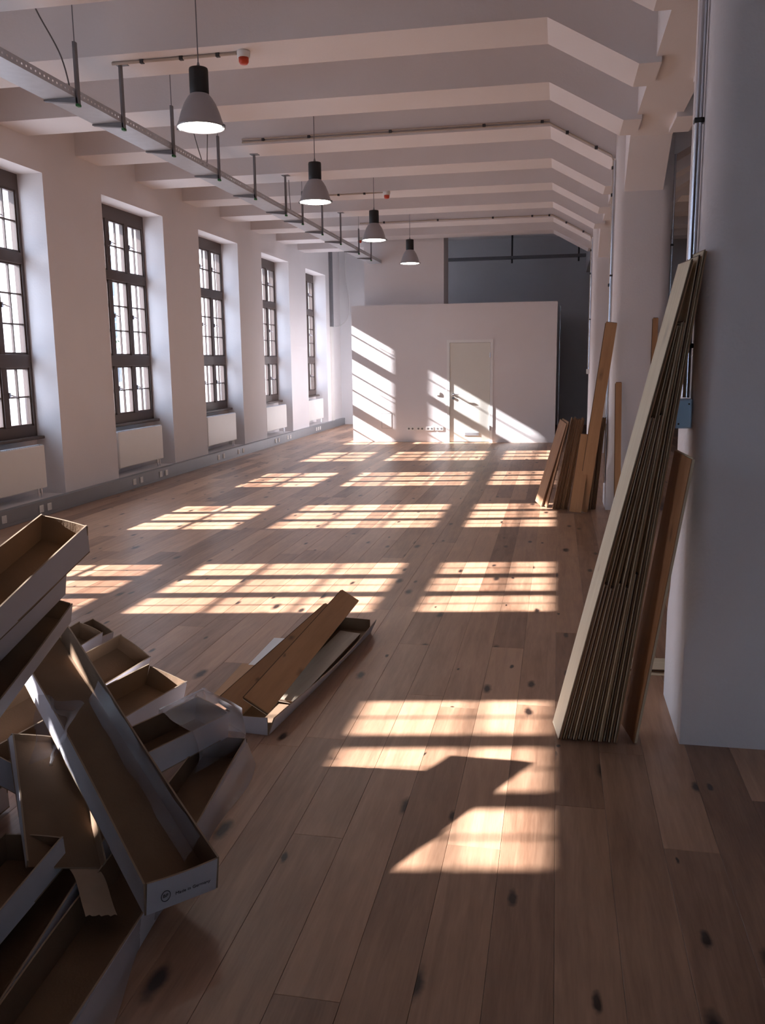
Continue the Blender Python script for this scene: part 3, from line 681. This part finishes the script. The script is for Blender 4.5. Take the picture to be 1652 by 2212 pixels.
TL = tray((-1.525, 2.33, .20), (184, 0, 0), .21, .098, 1.2, 'cardboard tray with white side, low between heap and floor tray', seed=11)
TM = tray((-1.53, 2.9, .105), (188, 0, 0), .21, .10, 1.9, 'cardboard tray on the floor beside the long flat one', seed=12)
k = 0  # unseen filler trays follow, added so the heap blocks the sun
for (x_, z_, yaw_, pit_, y_) in [(-2.04, .11, 181, 0, 2.78), (-2.04, .23, 182, -1, 2.74), (-2.05, .35, 180, -2, 2.7), (-2.06, .47, 181, -5, 2.68), (-2.28, .12, 180, 0, 3.0), (-2.28, .26, 181, -2, 2.95), (-2.28, .40, 180, -4, 2.9), (-2.28, .56, 181, -7, 2.9)]:
    tray((x_, y_, z_), (yaw_, pit_, -4), .205, .095, 1.5, 'unseen cardboard tray added inside the heap to block sun', seed=20+k, group='unseen sun-blocking filler trays in the heap'); k += 1
# printing on the slanting tray's end wall
def text_mesh(s, size, name):
    cu = bpy.data.curves.new(name, 'FONT'); cu.body = s; cu.size = size; cu.extrude = .0004; cu.align_x = 'LEFT'
    ob = bpy.data.objects.new(name, cu); COL.objects.link(ob); dg = bpy.context.evaluated_depsgraph_get()
    me = bpy.data.meshes.new_from_object(ob.evaluated_get(dg)); bpy.data.objects.remove(ob); me.materials.clear(); me.materials.append(M['ink']); return me
# end wall outer face is local x=0, seen from -x: text right = -y, up = +z
tm = Matrix(((0, 0, -1, -.0075), (-1, 0, 0, 0), (0, 1, 0, 0), (0, 0, 0, 1)))
link('printed_text', text_mesh('Made in Germany', .0155, 'printed_text'), TC, Matrix.Translation((0, .142, -.075)) @ tm)
ring = MB(); cy_, cz_ = .172, -.066
ring.tube([(-.0072, cy_+.014*math.cos(t), cz_+.020*math.sin(t)) for t in [2*math.pi*i/24 for i in range(25)]], .0011, 6)
ring.build('printed_emblem', 'ink', TC)
link('printed_text', text_mesh('BF', .017, 'printed_text'), TC, Matrix.Translation((0, cy_+.0095, cz_-.004)) @ tm)

# plastic film remnants
def film(name, fn, nu, nv, lab, parent=None):
    o = MB().grid(fn, nu, nv).build(name, 'film', parent)
    if parent is None: tag(o, lab, 'plastic film')
    return o
def crum(a, b, s=1.0): return .006*s*math.sin(7*a+3*b)+.005*s*math.sin(8*b-4*a+1)+.002*s*math.sin(15*a*b+3)
# sleeve around the end of the wrapped tray (local frame of that tray)
def sleeve(a, b):
    x = -.03+.26*a; prof = [(.045, -.17), (.05, -.09), (.028, .015), (-.03, .03), (-.12, .03), (-.205, .02), (-.215, -.06)]
    q = b*(len(prof)-1); i = min(int(q), len(prof)-2); t = q-i
    y = prof[i][0]*(1-t)+prof[i+1][0]*t; z = prof[i][1]*(1-t)+prof[i+1][1]*t
    c = crum(a*1.6, b*1.8, 1.4); return (x+c*.6-.02*math.sin(b*9), y+c, z+c*.8)
film('film_sleeve', sleeve, 16, 24, '', TJ)
def sleeve_end(a, b):
    y = .045-.25*a; z = .025-(.20-.08*a)*b; c = crum(a+.3, b, .8); return (-.035-.02*math.sin(b*2)+c, y, z+c*.4)
film('film_flap', sleeve_end, 12, 12, '', TJ)
# film on the right outer wall of the flat tray
film('film_skirt', lambda a, b: (.05+2.0*a, .008+.012*math.sin(a*19)*b+.075*b*(.5+.5*math.sin(a*7+1))*(.5+.5*a), max(-.094, .002-.1*b+crum(a*4, b, .4))), 44, 6, '', TK)
film('film_lining', lambda a, b: (.12+1.0*a, .008+.05*b+crum(a*3, b, .5), -.01-.085*b+crum(a*2, b, .3)), 26, 6, '', TC)
def bagfn(a, b):
    p = Vector((-1.80, 2.63, .54)); e1 = Vector((.17, .02, -.03)); e2 = Vector((-.03, .0, -.25)); w_ = 1-.55*b
    q = p+e1*(a*w_)+e2*b; c = crum(a*1.3, b*1.2, .9); return (q.x+c, q.y+c*1.6+.03*math.sin(3*a), q.z+c*.6)
film('plastic_film', bagfn, 18, 18, 'crumpled clear plastic film hanging beside the slanting tray')
# paper flap hanging from the shallow tray
MB().grid(lambda a, b: (-.0-.235*a+.01*math.sin(a*4), .012+.095*b, -.026+.055*a+.008*math.sin(a*5)+(.004*math.sin(b*23) if a > .95 else 0)), 12, 10).build('paper_flap', 'tape', TD)

# tray with boards in the middle of the floor
TO = tray((-1.27, 3.60, .088), (-5.2, 0, 0), .225, .086, 1.60, 'flattened cardboard tray holding loose boards on the floor', vs=1, flare=(28, 4), seed=40, wob=.010)
def flat_board(p, ang, w, t, L, lab, mats=('oak_flat', 'core', 'cream'), name='board'):
    m = MB().box(0, L, 0, w, -t*.3, 0, 0).box(0, L, 0, w, -t*.8, -t*.3, 1).box(0, L, 0, w, -t, -t*.8, 2)
    m.box(.004, L-.004, w, w+.006, -t*.65, -t*.4, 1).box(L, L+.006, .005, w-.005, -t*.65, -t*.4, 1)
    o = m.build(name, list(mats)); o.matrix_world = pose(p, *ang); return tag(o, lab, 'plank')
flat_board((-1.268, 3.60, .112), (-.2, .6, 32), .135, .015, 1.86, 'warm brown board lying uppermost in the floor tray')
flat_board((-1.396, 3.59, .098), (-2.0, -.6, 30), .135, .015, 1.72, 'warm brown board half under the uppermost one in the floor tray')
flat_board((-1.245, 3.95, .028), (-4, .2, 5), .13, .015, 1.12, 'pale board lying at the bottom of the floor tray', ('pale_board', 'core', 'pale_board'))
flat_board((-1.575, 4.46, .016), (1.0, 0, 0), .105, .012, .49, 'white offcut board lying flat beside the floor tray', ('white_board', 'core', 'white_board'))
flat_board((-1.535, 3.98, .0155), (2, 0, 0), .17, .014, .50, 'orange-brown offcut in a sun patch beside the floor tray')

# ------------------------------------------------------------------ outside
o = MB().box(-60, 40, -40, 90, -1.2, -1.0).build('ground_outside', 'ground'); struct(o, 'pale street outside the windows', 'ground')
root = empty('building', (-38, 0, -1))
MB().box(-8, 0, -40, 90, 0, 12.0).build('wall', 'facade', root)
pil = MB().box(0, .5, -.4, .4, 0, 12).mesh('pilaster', 'facade'); wn = MB().box(0, .06, -.7, .7, 0, 2.2).mesh('window', 'winglass'); wfr = MB().box(.06, .12, -.03, .03, 0, 2.2).box(.06, .12, -.7, .7, 1.3, 1.38).mesh('window_bar', 'facade')
for k in range(26):
    yy = -34+k*4.7
    link('pilaster', pil, root, Matrix.Translation((0, yy, 0)))
    for z in (1.2, 5.0, 8.6):
        w_ = link('window', wn, root, Matrix.Translation((0, yy+2.35, z))); link('window_bar', wfr, w_)
tag(root, 'pale building with tall windows across the street', 'building')
def tree(x, y, h_, seed, lab):
    rg = random.Random(seed); root = empty('street_tree', (x, y, -1)); t = MB(); lf = MB()
    t.tube([(0, 0, 0), (.05, .03, h_*.35), (0, .1, h_*.6), (.05, 0, h_*.9)], [.14, .11, .07, .02], 8)
    for k in range(26):
        z0 = h_*rg.uniform(.3, .85); a = rg.uniform(0, 6.28); l = h_*rg.uniform(.12, .30)*(1.2-z0/h_)*1.6
        e = Vector((math.cos(a)*l, math.sin(a)*l, z0+l*.8)); t.tube([(0.03, .05, z0), (e.x*.5, e.y*.5, z0+l*.3), e], [.035, .022, .008], 5)
        for q in range(14):
            c = Vector((e.x*rg.uniform(.4, 1.1), e.y*rg.uniform(.4, 1.1), z0+(e.z-z0)*rg.uniform(.3, 1.1)))+Vector((rg.uniform(-.2, .2), rg.uniform(-.2, .2), rg.uniform(-.2, .2)))
            d1 = Vector((rg.uniform(-1, 1), rg.uniform(-1, 1), rg.uniform(-1, 1))).normalized()*.09; d2 = d1.cross(Vector((0, .3, 1))).normalized()*.06
            lf.add([c-d1, c+d2, c+d1, c-d2], [(0, 1, 2, 3)])
    t.build('trunk', 'bark', root); l_ = lf.build('foliage', 'leaf', root); l_['kind'] = 'stuff'
    tag(root, lab, 'tree')
tree(-17, 29, 6.0, 1, 'sparse street tree seen through the second window niche')
tree(-20, 45, 6.4, 2, 'sparse street tree seen through the third window niche')
tree(-16, 21.5, 5.6, 3, 'sparse street tree seen through the foremost window')
